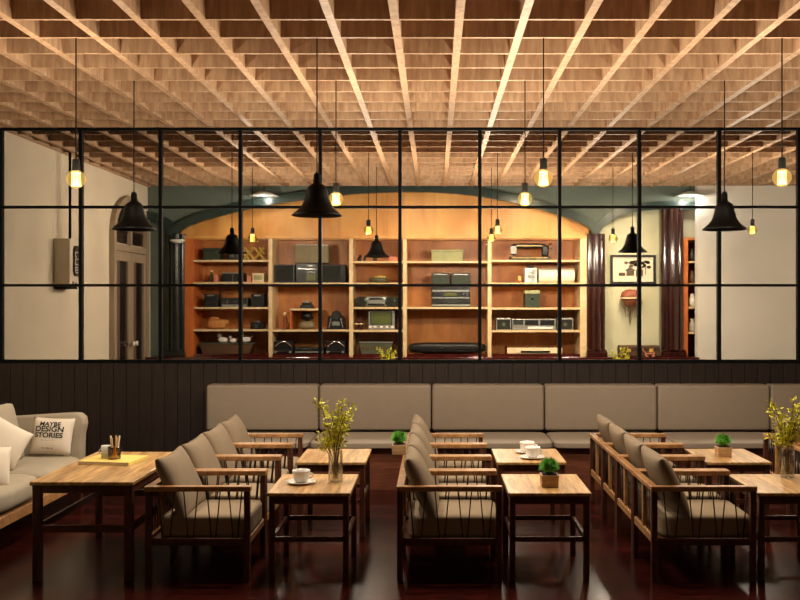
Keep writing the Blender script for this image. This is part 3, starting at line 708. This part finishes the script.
def pendant_bell(x, y, zr, R, H, label, power, group):
    t = thing('bell_pendant', label, 'pendant lamp', (x, y, zr), 0, group)
    k = R/.165; q = H/.28
    o_ = [(.167,0),(.145,.020),(.120,.040),(.099,.066),(.085,.095),(.076,.128),(.070,.160),(.060,.188),(.034,.207),(.024,.214),(.023,.262),(.016,.28),(0,.28)]
    i_ = [(0,.200),(.053,.180),(.063,.157),(.069,.125),(.078,.091),(.092,.060),(.114,.034),(.140,.013),(.161,-.003)]
    MB().lathe([(r*k,z*q) for r,z in o_+i_], n=32, closed=True).build('lamp_shade', M['bell'], t, smooth=True)
    MB().lathe([(0,.075),(.022,.08),(.03,.10),(.022,.14),(.016,.17),(.016,.20),(0,.20)], n=16).build('bulb', M['filament_soft'], t, smooth=True)
    MB().tube((0,0,H),(0,0,HC-zr-.001),.0045,n=6).build('cord', M['iron'], t)
    lamp('SPOT', (0,0,.06), power, (1,.875,.725), t, shadow_soft_size=.03, spot_size=math.radians(125), spot_blend=.5)
    return t
M['filament_soft'] = emis('bell_bulb_glow', (1,.72,.35,1), 3)
PB = 108; PS = 62
NR = 6.205; FR = 7.41; NR2 = 5.79+.4015*16+.013; FR2 = 5.79+.4015*13+.013
G1 = 'bulb pendants over the tables'; G2 = 'black bell pendants over the tables'
pendant_bulb(PX(76,NR), NR, PZ(179,NR), .062, 'bare globe bulb pendant at far left over the low table', PB, G1)
pendant_bell(PX(317,NR), NR, PZ(215.5,NR), .168, .285, 'large black bell pendant left of centre, nearest bell to the camera', PS, G2)
pendant_bulb(PX(543.5,NR), NR, PZ(178,NR), .062, 'bare globe bulb pendant high right of centre', PB, G1)
pendant_bulb(PX(782,NR), NR, PZ(177.5,NR), .062, 'bare globe bulb pendant at the far right edge', PB, G1)
pendant_bell(PX(134,FR), FR, PZ(229.5,FR), .172, .30, 'black bell pendant at left in front of the door', PS, G2)
pendant_bulb(PX(336,FR), FR, PZ(199,FR), .058, 'bare globe bulb pendant just right of the large bell', PB, G1)
pendant_bulb(PX(525,FR), FR, PZ(199,FR), .058, 'lower of two front bulb pendants right of centre', PB, G1)
pendant_bell(PX(724.5,FR), FR, PZ(229.5,FR), .172, .30, 'black bell pendant at right before the pale wall', PS, G2)
G3 = 'mirrored bulb pendants beyond the black grid'; G4 = 'mirrored bell pendants beyond the black grid'  # lamps built in place of the pendants' mirror reflections
QB = 600; QS = 190  # raised to make up for the pane tint
pendant_bulb(PX(252.5,NR2), NR2, PZ(238,NR2), .062, 'small looking mirrored bulb pendant before the left shelf bay', QB, G3)
pendant_bell(PX(376.5,NR2), NR2, PZ(257,NR2), .172, .285, 'mirrored black bell pendant hanging before the middle shelf bay', QS, G4)
pendant_bulb(PX(491.5,NR2), NR2, PZ(238,NR2), .058, 'left of two close mirrored bulb pendants before the shelves', QB, G3)
pendant_bulb(PX(613,NR2), NR2, PZ(238.5,NR2), .062, 'mirrored bulb pendant above the framed picture', QB, G3)
pendant_bell(PX(232,FR2), FR2, PZ(253,FR2), .172, .30, 'mirrored black bell pendant before the left shelf bay beside a bulb', QS, G4)
pendant_bulb(PX(368.5,FR2), FR2, PZ(230.5,FR2), .058, 'mirrored bulb pendant just above the middle bell before the shelves', QB, G3)
pendant_bulb(PX(497.5,FR2), FR2, PZ(230,FR2), .058, 'right of two close mirrored bulb pendants before the shelves', QB, G3)
pendant_bell(PX(632.5,FR2), FR2, PZ(252,FR2), .172, .30, 'mirrored black bell pendant before the framed picture', QS, G4)
pendant_bulb(PX(752.5,FR2), FR2, PZ(230,FR2), .058, 'mirrored bulb pendant before the pale pier at right', QB, G3)

# ------------------------------------------------------------------ bench
bn = thing('banquette', 'long taupe upholstered wall bench with padded back', 'bench', (0,0,0))
x0_ = PX(205, 9.2); pitch = 1.122
MB().box(x0_+.01, XR-.01, 8.55, 9.43, 0, .388).build('bench_base', M['plinth'], bn)
k = 0
while x0_+pitch*k < XR-.1:
    a = x0_+pitch*k; b = min(a+pitch, XR-.01)
    MB().soft(((a+b)/2, 8.84, .418),((b-a)/2-.004,.36,.029),14,12).build('seat_cushion', M['bench'], bn, smooth=True)
    MB().box(a+.005,b-.005,9.22,9.43,.450,.906).build('back_cushion', M['bench'], bn, bevel=.03, segs=4, smooth=True)
    k += 1

# ------------------------------------------------------------------ armchairs
def puffed(m, sy, sz, T, c, ang, pw=.42, n=14):
    vs = []; Rm = Matrix.Rotation(ang, 3, 'Y')
    for side in (-1,1):
        for i in range(n+1):
            for j in range(n+1):
                u = math.sin((-1+2*i/n)*PI/2); v = math.sin((-1+2*j/n)*PI/2)
                e = max((1-abs(u)**3)*(1-abs(v)**3), 0)**pw
                p = Vector((side*(T*e+.008), u*sy*(1-.05*(1-v*v)*abs(u)**3), v*sz*(1-.07*(1-u*u)*abs(v)**3)))
                vs.append(Rm @ p+Vector(c))
    o2 = (n+1)**2; fs = []
    for i in range(n):
        for j in range(n):
            a = i*(n+1)+j; b = a+n+1
            fs.append((a,b,b+1,a+1)); fs.append((o2+a,o2+a+1,o2+b+1,o2+b))
    for i in range(n):
        for a, b in ((i*(n+1),(i+1)*(n+1)),(i*(n+1)+n,(i+1)*(n+1)+n),(i,i+1),(n*(n+1)+i,n*(n+1)+i+1)):
            fs.append((a,b,o2+b,o2+a))
    return m.add(vs, fs)
def make_chair():
    t = thing('armchair', 'x', 'armchair')
    W = .575; L = .65; LG = .036
    for xx, nm in ((0,0),(L-LG,1)):
        for yy in (0.002, W-LG-.002):
            MB().box(xx, xx+LG, yy, yy+LG, 0, .5595).build('leg', M['legwood'], t, bevel=.003, segs=1)
    for yy in (0, W-.045): MB().box(-.005, L+.006, yy, yy+.045, .560, .594).build('armrest', M['chairwood'], t, bevel=.006)
    MB().box(-.004, .046, .045, W-.045, .562, .591).build('back_top_rail', M['chairwood'], t, bevel=.005)
    MB().box(.004, .034, .04, W-.04, .235, .285).build('back_lower_rail', M['chairwood'], t, bevel=.003, segs=1)
    MB().box(.004, .034, W/2-.018, W/2+.018, .286, .561).build('back_post', M['chairwood'], t, bevel=.003, segs=1)
    for yy in (.008, W-.030): MB().box(LG, L-LG, yy, yy+.022, .225, .27).build('side_rail', M['legwood'], t, bevel=.003, segs=1)
    MB().box(L-.032, L-.006, LG+.003, W-LG-.003, .225, .27).build('front_rail', M['chairwood'], t, bevel=.003, segs=1)
    MB().box(.035, L-.034, .031, W-.031, .243, .262).build('seat_base', M['legwood'], t)
    for yy in (.020, W-.022):
        xt = [.105,.165,.275,.335,.425,.485,.585]; 
        for i, x_ in enumerate([.09,.165,.25,.31,.395,.45,.53,.585]):
            s_ = .014 if i % 2 else -.014
            MB().tube((x_-s_,yy,.268),(x_+s_,yy,.567),.0042,n=6).build('spindle', M['rod'], t, smooth=True)
    for y_ in (.10,.155,.21,.365,.42,.475):
        MB().tube((.018,y_,.282),(.018,y_,.565),.0045,n=6).build('spindle', M['rod'], t, smooth=True)
    MB().soft((.355,W/2,.332),(.285,.242,.072),14,12).build('seat_cushion', M['taupe'], t, smooth=True)
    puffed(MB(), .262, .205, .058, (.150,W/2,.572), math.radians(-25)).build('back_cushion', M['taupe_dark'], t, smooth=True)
    return t
rows = [(-1.80,'left row'),(-.236,'middle row'),(1.345,'right row'),(2.85,'row at the right edge')]
ordn = ['first armchair, nearest the camera,','second armchair from the camera','third armchair from the camera','fourth armchair, next to the wall bench,']
proto = None
for ri, (X_, rn) in enumerate(rows):
    for k in range(4):
        if ri == 3 and k < 2: continue
        lab = 'wooden taupe-cushioned %s in the %s' % (ordn[k], rn)
        loc = (X_, 5.76+.58*k, 0)
        if proto is None:
            proto = make_chair(); proto.location = loc; proto['label'] = lab; proto['group'] = 'armchairs in rows'
        else: dup(proto, loc, lab, 'armchairs in rows')

# ------------------------------------------------------------------ tables
def make_table(W, D, H, lg, name, label, th=.022, zs=.245, sh_=.03):
    t = thing(name, label, 'table')
    MB().box(0, W, 0, D, H-th, H).build('tabletop', M['table'], t, bevel=.005)
    i = .012
    for xx in (i, W-i-lg):
        for yy in (i, D-i-lg): MB().box(xx, xx+lg, yy, yy+lg, 0, H-th-.0005).build('leg', M['legwood'], t, bevel=.003, segs=1)
    ap = .05
    for yy in (i+.006, D-i-.026): MB().box(i+lg, W-i-lg, yy, yy+.02, H-th-ap, H-th-.0005).build('apron', M['legwood'], t)
    for xx in (i+.006, W-i-.026): MB().box(xx, xx+.02, i+lg, D-i-lg, H-th-ap, H-th-.0005).build('apron', M['legwood'], t)
    for yy in (i+.008, D-i-.028): MB().box(i+lg, W-i-lg, yy, yy+.02, zs, zs+sh_).build('stretcher', M['legwood'], t)
    for xx in (i+.008, W-i-.028): MB().box(xx, xx+.02, i+lg, D-i-lg, zs, zs+sh_).build('stretcher', M['legwood'], t)
    return t
GT = 'square wooden café tables'
t0 = make_table(.52,.63,.553,.036,'cafe_table','square wooden table holding the glass vase and a cup'); t0.location = (-1.045,5.76,0); t0['group'] = GT
dup(t0, (-1.03,6.85,0), 'bare square wooden table behind the one with the glass vase')
dup(t0, (.453,5.76,0), 'square wooden table with only a small potted plant, nearest middle')
dup(t0, (.453,6.85,0), 'square wooden table holding two white cups')
dup(t0, (2.003,5.76,0), 'square wooden table at the right edge holding a tall leafy vase')
dup(t0, (2.003,6.85,0), 'square wooden table with a potted plant before the right bench').scale = (.93,1,1)
dup(t0, (-1.045,12.51,0), 'mirrored wooden table beyond the partition under the left leafy sprig')  # copied tables standing in for reflections of the front ones
dup(t0, (1.99,12.51,0), 'mirrored wooden table beyond the partition under the right leafy sprig')
lt = make_table(.645,1.15,.62,.05,'low_table','large wooden table beside the cream sofa', .024, .30, .045); lt.location = (-2.52,5.77,0)

# ------------------------------------------------------------------ sofa and pillows
sf = thing('sofa', 'cream linen sofa with wooden base along the left wall', 'sofa', (0,0,0))
MB().box(-3.93,-2.99,4.6,8.06,.17,.25).build('base_frame', M['chairwood'], sf, bevel=.008)
for xx in (-3.88,-3.09):
    for yy in (4.7,6.35,7.95): MB().box(xx,xx+.06,yy,yy+.06,0,.17).build('leg', M['legwood'], sf)
for k in range(4):
    ya = 7.955-.835*(k+1); MB().soft((-3.36,ya+.4175,.345),(.385,.416,.094),5,12).build('seat_cushion', M['cream'], sf, smooth=True)
MB().box(-3.97,-3.80,4.55,8.1,.2,.735).build('back_frame', M['cream'], sf, bevel=.03, segs=3, smooth=True)
def arm_panel(y0_, y1_):
    poly = [(-3.8,.19),(-3.04,.19),(-3.04,.5),(-3.035,.60),(-3.015,.68),(-3.025,.74),(-3.06,.772),(-3.12,.776),(-3.3,.765),(-3.8,.735)]
    return MB().prism(poly, y0_, y1_)
arm_panel(7.97,8.1).build('armrest', M['cream'], sf, bevel=.018, segs=2, smooth=True)
arm_panel(4.5,4.6).build('armrest', M['cream'], sf, bevel=.018, segs=2, smooth=True)
for k in range(4):
    ya = 7.74-.82*(k+1)
    MB().soft((-3.52,ya+.41,.66),(.075,.40,.235),14,12, rot=Matrix.Rotation(math.radians(-13),3,'Y')).build('back_cushion', M['cream'], sf, smooth=True)
def pillow_pt(u, v, s, T, side):       # u,v in -1..1
    pin = 1-.07*(abs(u*v))**.5*0
    e = (1-abs(u)**2.6)*(1-abs(v)**2.6)
    bulge = T*max(e,0)**.55
    x = u*s*(1-.06*(1-abs(u))*0)*(1-.05*(1-v*v)*abs(u)**3); z = v*s*(1-.05*(1-u*u)*abs(v)**3)
    return Vector((x, side*bulge, z))
def pillow(label, s, T, loc, rot, mat, n=16, sz=1.0):
    m = MB(); vs = []; 
    for side in (-1,1):
        for i in range(n+1):
            for j in range(n+1):
                p = pillow_pt(-1+2*i/n, -1+2*j/n, s, T, side); p.z *= sz; vs.append(p)
    fs = []; o2 = (n+1)**2
    for i in range(n):
        for j in range(n):
            a = i*(n+1)+j; b = a+n+1
            fs.append((a,b,b+1,a+1)); fs.append((o2+a,o2+a+1,o2+b+1,o2+b))
    m.add(vs, fs)
    o = m.build('throw_pillow', mat, smooth=True)
    bm = bmesh.new(); bm.from_mesh(o.data); bmesh.ops.remove_doubles(bm, verts=bm.verts, dist=1e-5); bm.to_mesh(o.data); bm.free()
    o.location = loc; o.rotation_euler = rot
    tag(o, label, 'cushion', 'throw pillows on the sofa')
    return o
R = math.radians
pt = pillow('off-white throw pillow printed with black lettering, against the sofa arm', .170, .065, (-3.225,7.83,.602), (R(-14),R(3),R(4)), M['white_fab'], sz=.92)
def letters(txt, size, cz, cx=0):
    cu = bpy.data.curves.new('txt','FONT'); cu.body = txt; cu.size = size; cu.align_x = 'CENTER'; cu.offset = size*.022
    ob = bpy.data.objects.new('txt', cu); C.objects.link(ob)
    dg = bpy.context.evaluated_depsgraph_get(); me = bpy.data.meshes.new_from_object(ob.evaluated_get(dg))
    vs = [v.co.copy() for v in me.vertices]; fs = [tuple(p.vertices) for p in me.polygons]
    bpy.data.objects.remove(ob); bpy.data.curves.remove(cu); bpy.data.meshes.remove(me)
    out_ = []
    for v in vs:
        q = pillow_pt((v.x+cx)/.170, (v.y+cz)/.170, .170, .065, -1); q.z *= .92
        q.x = v.x+cx; q.y -= .0035; out_.append(q)
    return out_, fs
m = MB()
for txt, sz_, cz in (('MAYBE',.056,.088),('DESIGN',.068,.036),('STORIES',.062,-.018),('. . . . . . . .',.03,-.045),('- -- -',.045,-.125)):
    v_, f_ = letters(txt, sz_, cz, -.012); m.add(v_, f_)
m.build('printed_lettering', M['ink'], pt)
pillow('plain white throw pillow tilted on its corner against the sofa back', .165, .07, (-3.335,7.20,.640), (R(-14),R(33),R(38)), M['white_fab'])
pillow('white throw pillow at the left edge of the photo', .15, .065, (-3.17,6.60,.565), (R(-18),R(8),R(42)), M['white_fab'])

# ------------------------------------------------------------------ tabletop things
def cup_saucer(x, y, z, n1, n2):
    s = tag(MB().lathe([(0,0),(.038,0),(.040,.004),(.075,.013),(.076,.016),(.040,.009),(.03,.007),(0,.007)], n=32).build('saucer', M['porc'], smooth=True, loc=(x,y,z+.0005)), n2, 'saucer', 'white saucers'); s.scale = (1.25,1.25,1.1)
    c = thing('coffee_cup', n1, 'cup', (x,y,z+.0095), 0, 'white coffee cups'); c.scale = (1.22,1.22,1.12)
    MB().lathe([(0,0),(.026,0),(.030,.004),(.043,.025),(.047,.062),(.048,.070),(.045,.070),(.041,.03),(.027,.008),(0,.007)], n=32).build('cup_body', M['porc'], c, smooth=True)
    MB().path([(.044+.022*math.sin(PI*i/8), 0, .022+.034*i/8) for i in range(9)], .0045, 8).build('handle', M['porc'], c, smooth=True)
    MB().lathe([(0,.055),(.0435,.055)], n=24).build('coffee', M['lattecream'], c)
TH = .553
cup_saucer(PX(301,6.05), 6.06, TH, 'white coffee cup on the table with the glass vase', 'white saucer on the table with the glass vase')
cup_saucer(PX(527,7.28), 7.27, TH, 'farther of two white coffee cups, closest to the bench', 'white saucer under the farther of the two cups')
cup_saucer(PX(532,7.05), 7.02, TH, 'nearer of two white coffee cups on the middle table', 'white saucer under the nearer of the two cups')
def potted(x, y, z, label, s=1.0):
    t = thing('potted_plant', label, 'potted plant', (x,y,z+.0005), 0, 'small potted plants')
    MB().prism([(-.050*s,0),(.050*s,0),(.054*s,.075*s),(-.054*s,.075*s)], -.05*s, .05*s).build('pot', M['potwood'], t, bevel=.003, segs=1)
    MB().box(-.044*s,.044*s,-.044*s,.044*s,.075*s,.08*s).build('soil', M['soil'], t)
    rnd = random.Random(int(x*1000)); m = MB()
    m.ball((0,0,.115*s), .040*s, 10)
    for i in range(620):
        a = rnd.uniform(0,2*PI); ph = math.acos(rnd.uniform(-.35,1)); r = rnd.uniform(.050,.074)*s
        d = Vector((math.sin(ph)*math.cos(a), math.sin(ph)*math.sin(a), math.cos(ph)))
        c0 = Vector((0,0,.115*s)); u = d.orthogonal().normalized()*.004*s
        m.add([c0+d*.035*s-u, c0+d*.035*s+u, c0+d*r+Vector((0,0,.004))], [(0,1,2)])
    m.build('foliage', M['grass'], t)
    return t
potted(PX(549,5.98), 5.97, TH, 'small green plant in a wooden pot on the nearest middle table', 1.05)
potted(PX(724,7.1), 7.12, TH, 'small green plant in a wooden pot on the right table', .98)
potted(-.270, 6.975, .5945, 'small green plant in a wooden pot behind the middle armchairs', .98)
def vase(x, y, z, label, tips, blabel, r=.048, h=.21, s=1.0, seed=1):
    t = tag(MB().lathe([(0,0),(r*.9,0),(r,.01),(r,h*.8),(r*.92,h),(r*.86,h),(r*.93,h*.8),(r*.93,.018),(0,.014)], n=24).build('glass_vase', M['clear'], smooth=True, loc=(x,y,z+.0005)), label, 'vase')
    b = thing('leafy_branch', blabel, 'branches', (x,y,z+.0005))
    rnd = random.Random(seed); ms = MB(); ml = MB()
    for (dx, dz) in tips:
        dy = rnd.uniform(-.09,.09)
        p0 = Vector((rnd.uniform(-.015,.015), rnd.uniform(-.015,.015), .02)); p3 = Vector((dx,dy,dz))
        p1 = Vector((p0.x*.5+dx*.08, dy*.1, h*.95)) ; pts = []
        for i in range(11):
            u = i/10
            if dz > .25: q = (1-u)**2*p0+2*u*(1-u)*Vector((p1.x, p1.y, dz*.6))+u*u*p3
            else: q = (1-u)**2*p0+2*u*(1-u)*Vector((p1.x, p1.y, dz*1.15))+u*u*p3
            pts.append(q)
        ms.path(pts, .0026, 5)
        for i in range(5, 11):
            for k in range(9):
                c = pts[i]+Vector((rnd.uniform(-1,1),rnd.uniform(-1,1),rnd.uniform(-1,1)))*.020
                if c.z < h+.01: continue
                d = (c-pts[i]+Vector((rnd.uniform(-1,1),rnd.uniform(-1,1),rnd.uniform(-.2,1)))*.02).normalized()
                u2 = d.orthogonal().normalized(); u2.rotate(Matrix.Rotation(rnd.uniform(0,6.28),3,d)); L = rnd.uniform(.024,.042); W_ = L*.28
                nrm = d.cross(u2)*.004
                ml.add([c, c+d*L*.45+u2*W_+nrm, c+d*L, c+d*L*.45-u2*W_+nrm], [(0,1,2),(0,2,3)])
    ms.build('stem', M['stem'], b); ml.build('leaves', M['leaf'], b)
tp = [(-.11,.53),(-.085,.49),(.045,.51),(.02,.47),(.075,.46),(.10,.47),(-.02,.43),(.065,.39),(.03,.37),(-.09,.30),(-.06,.26),(-.03,.29),(-.10,.26)]
tp2 = [(-.11,.49),(-.08,.46),(.04,.51),(.08,.52),(.12,.47),(.10,.41),(-.04,.38),(.04,.36),(-.13,.28),(-.07,.23),(-.04,.25),(.05,.30),(.09,.33)]
vase(PX(336,6.16), 6.13, TH, 'clear glass vase on the table beside a cup', tp, 'tall yellow-green leafy branches in the left glass vase', seed=3)
vase(PX(786,6.3), 6.28, TH, 'clear glass vase at the right edge of the photo', tp2, 'tall yellow-green leafy branches at the right edge', seed=5)
vase(PX(386.5,12.72), 12.76, TH, 'mirrored glass vase beyond the partition at left, mostly hidden', tp, 'mirrored yellow-green sprig showing low before the middle shelf bay', seed=3)  # copied vases and branches standing in for mirror reflections
vase(PX(620,12.62), 12.66, TH, 'mirrored glass vase beyond the partition at right, mostly hidden', tp2, 'mirrored yellow-green sprig showing before the brown suitcase', seed=8)
# book, mug, amber glass on the large table
LH = .62
bk = thing('book', 'thick yellow covered book lying on the large table', 'book', (-2.245,6.50,LH+.001), R(-9))
MB().box(-.185,.185,-.15,.15,0,.003).box(-.185,.185,-.15,.15,.019,.022).box(.182,.185,-.15,.15,.003,.019).build('cover', M['yellow'], bk)
MB().box(-.183,.1815,-.149,.149,.0035,.0185).build('pages', M['paper'], bk)
zt_ = LH+.0235
mg = thing('mug', 'pale grey ceramic mug on the yellow book', 'mug', (PX(105.5,6.5), 6.52, zt_))
MB().lathe([(0,0),(.033,0),(.036,.005),(.036,.085),(.032,.085),(.032,.01),(0,.008)], n=24).build('mug_body', M['grey_cer'], mg, smooth=True)
MB().path([(-.034-.02*math.sin(PI*i/8), 0, .02+.045*i/8) for i in range(9)], .004, 8).build('handle', M['grey_cer'], mg, smooth=True)
gx, gy = PX(116,6.5), 6.47
tag(MB().lathe([(0,0),(.038,0),(.042,.005),(.045,.085),(.041,.085),(.037,.010),(0,.009)], n=24).build('amber_tumbler', M['amber'], smooth=True, loc=(gx,gy,zt_)), 'amber glass tumbler of paper straws on the yellow book', 'tumbler')
for i, (a, b, lab, mt) in enumerate(((-.028,.012,'leftmost pale paper straw in the amber tumbler','paper'),(-.012,-.016,'second kraft straw from the left in the amber tumbler','pencil'),(.006,.014,'middle kraft straw in the amber tumbler','pencil'),(.018,-.012,'fourth straw from the left in the amber tumbler','pencil'),(.028,.008,'rightmost pale paper straw in the amber tumbler','paper'))):
    o = MB().tube((a*.5,b*.5,.012),(a*1.15,b*1.15,.16-.012*(i%2)),.0062,n=8).build('paper_straw', M[mt], loc=(gx,gy,zt_))
    tag(o, lab, 'straw', 'straws in the amber tumbler')

# ------------------------------------------------------------------ added light and ambient
def aim(o, to):
    o.rotation_euler = (Vector(to)-o.location).to_track_quat('-Z','Y').to_euler()
# area lights without fittings, added to brighten the shelf wall
for xx, e in ((-2.4,10),(-.3,52),(1.4,84),(2.9,80)):
    o = lamp('AREA', (xx, 12.95, 3.38), e, (1,.78,.50), None, shape='RECTANGLE', size=.5, size_y=.12, spread=R(95)); aim(o, (xx, 14.6, 1.65))
w = bpy.data.worlds.new('World'); SC.world = w; w.use_nodes = True
w.node_tree.nodes['Background'].inputs[0].default_value = (1,.75,.55,1); w.node_tree.nodes['Background'].inputs[1].default_value = .012

# ------------------------------------------------------------------ camera
cam = bpy.data.cameras.new('camera'); co = bpy.data.objects.new('camera', cam); C.objects.link(co)
co.location = (0,0,EYE); co.rotation_euler = (PI/2,0,0)
cam.sensor_width = 36; cam.lens = F/800*36; cam.shift_x = -(CX-400)/800; cam.shift_y = 0
cam.clip_start = .05; cam.clip_end = 60
SC.camera = co
SC.view_settings.view_transform = 'Standard'; SC.view_settings.look = 'None'
SC.view_settings.exposure = 0; SC.view_settings.gamma = 1; SC.view_settings.use_curve_mapping = False
